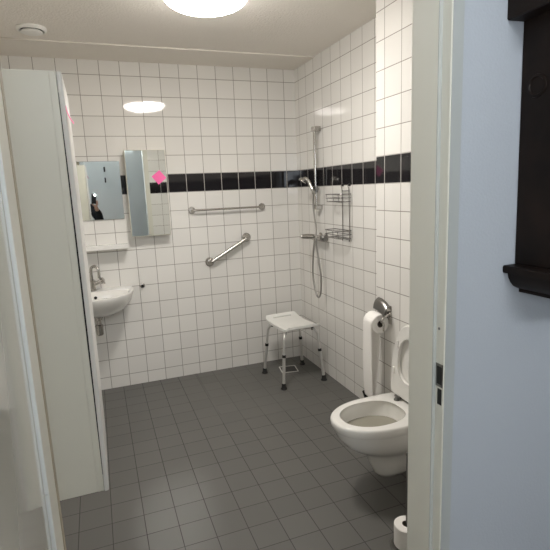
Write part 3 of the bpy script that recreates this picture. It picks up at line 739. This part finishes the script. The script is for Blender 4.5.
# fingers folded round the phone and hanging left-hand fingers, face features: joined into the body mesh
extra = BM()
for k in range(4):
    q = hand+V((.038, -.012, -.022+k*.020)); L_ = (.9, 1.05, 1.0, .8)[k]
    tube(extra, catmull([hand+V((.012, -.03, -.03+k*.016)), q+V((.0, -.012, 0)), q+V((.004, .012, .002)), q+V((-.012*L_, .026, .003)), q+V((-.028*L_, .027, .003))], 4), [.009]*12+[.008]*4+[.006], 10)
tube(extra, catmull([hand+V((-.006, -.035, -.035)), hand+V((-.034, -.028, -.012)), hand+V((-.040, -.010, .016)), hand+V((-.038, .004, .036))], 4), [.011]*8+[.009]*4+[.007], 10)
lh = V(P_(-.22, .12, .83))
for k in range(4):
    o_ = V((.004, -.026+k*.017, -.025)); L_ = (.9, 1.1, 1.05, .8)[k]
    tube(extra, catmull([lh+o_+V((0, 0, .03)), lh+o_+V((0, 0, -.02)), lh+o_+V((.010, .002, -.05*L_)), lh+o_+V((.026, .004, -.07*L_))], 4), [.009]*9+[.008]*3+[.006], 10)
tube(extra, catmull([lh+V((.005, .026, .03)), lh+V((.014, .045, .0)), lh+V((.022, .05, -.028))], 4), [.011]*5+[.009]*3+[.007], 10)
hc = V(P_(0, .035, 1.66))
tube(extra, catmull([hc+V((0, .085, .025)), hc+V((0, .108, -.005)), hc+V((0, .112, -.022)), hc+V((0, .088, -.032))], 4), [.008]*5+[.011]*6+[.009, .007], 12)
for s in (-1, 1): lathe(extra, [(0, .0), (.018, .002), (.024, .008), (.016, .014), (0, .012)], tuple(hc+V((s*.070, -.005, -.005))), 'x' if s > 0 else '-x', 18)
tmp = bpy.data.meshes.new('t'); extra.to_mesh(tmp); extra.free()
bm = BM(); bm.from_mesh(bd.data); bm.from_mesh(tmp); bm.to_mesh(bd.data); bm.free(); bpy.data.meshes.remove(tmp); bd.data.shade_smooth()
for s in (-1, 1):
    b = BM(); lathe(b, [(0, -.009), (.008, -.005), (.009, 0), (.006, .006), (0, .008)], tuple(hc+V((s*.032, .088, .018))), 'y', 16); obj('eye', b, 'hair', pr)
b = BM(); tube(b, [hc+V((-.024, .083, -.052)), hc+V((0, .09, -.053)), hc+V((.024, .083, -.052))], [.003, .006, .003], 10)
M['lip'] = mat('lips', (.45, .18, .15), .5); obj('mouth', b, 'lip', pr)
skin('hair', {'a': (P_(0, .0, 1.72), (.088, .098)), 'b': (P_(0, .02, 1.765), (.074, .088)), 'c': (P_(0, -.045, 1.64), (.078, .05))}, [('a', 'b'), ('a', 'c')], 'hair', pr)
jk = {k: (body[k][0], tuple(r+.016 for r in (body[k][1] if isinstance(body[k][1], tuple) else (body[k][1],)*2))) for k in ('pel', 'wai', 'che', 'sho', 'rs', 're', 'rm', 'ls', 'le', 'lw')}
jk['rw'] = (tuple(hand+V((.018, -.058, -.088))), (.036, .036))
skin('jacket', jk, [('pel', 'wai'), ('wai', 'che'), ('che', 'sho'), ('sho', 'rs'), ('rs', 're'), ('re', 'rm'), ('rm', 'rw'), ('sho', 'ls'), ('ls', 'le'), ('le', 'lw')], 'jacket', pr)
tr_ = {k: (body[k][0], tuple(r+.014 for r in (body[k][1] if isinstance(body[k][1], tuple) else (body[k][1],)*2))) for k in ('pel', 'lt', 'lk', 'la', 'rt', 'rk', 'ra')}
skin('trousers', tr_, [('pel', 'lt'), ('lt', 'lk'), ('lk', 'la'), ('pel', 'rt'), ('rt', 'rk'), ('rk', 'ra')], 'denim', pr)
for s in (-1, 1):
    b = BM(); x = HX+s*.105
    loft(b, [[(x+w*math.cos(a), HY+.045+L_*math.sin(a), z) for a in [2*PI*k/24 for k in range(24)]] for w, L_, z in ((.05, .135, .001), (.053, .14, .02), (.053, .138, .05), (.05, .12, .085), (.05, .075, .11))])
    obj('shoe', b, 'black', pr)
# phone held up with its light on
CAM = V((-1.73719185, -4.01324959, 1.5909513))
yaw, pit, rol = .3539, -.1797, -.0416
cy_, sy_ = math.cos(yaw), math.sin(yaw)
F_ = V((sy_*math.cos(pit), cy_*math.cos(pit), math.sin(pit))); r0 = V((cy_, -sy_, 0)); u0 = r0.cross(F_)
R_ = r0*math.cos(rol)+u0*math.sin(rol); U_ = -r0*math.sin(rol)+u0*math.cos(rol)
pc = CAM-F_*.018-U_*.045+R_*.012
pm = Matrix.Translation(pc) @ Matrix((R_, U_, -F_)).transposed().to_4x4()
ph = thing('phone', 'black phone held up with its light on, seen in the wall mirror', 'phone', tuple(pc))
b = BM(); box(b, -.037, .037, -.077, .077, -.004, .004, .0035, 3, mtx=pm); obj('phone_case', b, 'black', ph)
b = BM(); lathe(b, [(0, 0), (.007, 0), (.007, .0015), (0, .002)], (.012, .064, -.004), '-z', 20, mtx=pm); obj('flash_light', b, 'flash', ph)

# ------------------------------------------------------------------ lights
def area(name, loc, rot, sx, sy, power, col):
    l = bpy.data.lights.new(name, 'AREA'); l.shape = 'RECTANGLE'; l.size = sx; l.size_y = sy; l.energy = power; l.color = col
    o = bpy.data.objects.new(name, l); COL.objects.link(o); o.location = loc; o.rotation_euler = rot; return o
area('window_daylight', ((WA+WB)/2, -5.43, 1.575), (PI/2, 0, 0), 1.17, 1.45, 20, (.88, .94, 1.0))     # daylight through the hall window
area('cabinet_fill', ((TA+TB)/2, -5.43, 2.53), (PI/2, 0, 0), TB-TA, .36, 9.0, (.90, .95, 1.0))     # added fill for the tall cabinet; its high opening is made up
w = bpy.data.worlds.new('World'); S.world = w; w.use_nodes = True
w.node_tree.nodes['Background'].inputs['Color'].default_value = (.72, .85, 1, 1)
w.node_tree.nodes['Background'].inputs['Strength'].default_value = .8

# ------------------------------------------------------------------ camera
cam = bpy.data.cameras.new('Camera'); co = bpy.data.objects.new('Camera', cam); COL.objects.link(co)
cam.sensor_fit = 'HORIZONTAL'; cam.sensor_width = 36; cam.lens = 474.4018*36/550; cam.clip_start = .01
co.matrix_world = Matrix.Translation(CAM) @ Matrix((R_, U_, -F_)).transposed().to_4x4()
S.camera = co
S.view_settings.view_transform = 'Standard'; S.view_settings.look = 'None'
S.view_settings.gamma = 1; S.view_settings.use_curve_mapping = False
S.view_settings.exposure = 1.82
S.cycles.use_denoising = True
S.cycles.max_bounces = 10; S.cycles.diffuse_bounces = 6; S.cycles.glossy_bounces = 6
S.cycles.caustics_reflective = False; S.cycles.caustics_refractive = False
S.cycles.sample_clamp_indirect = 12
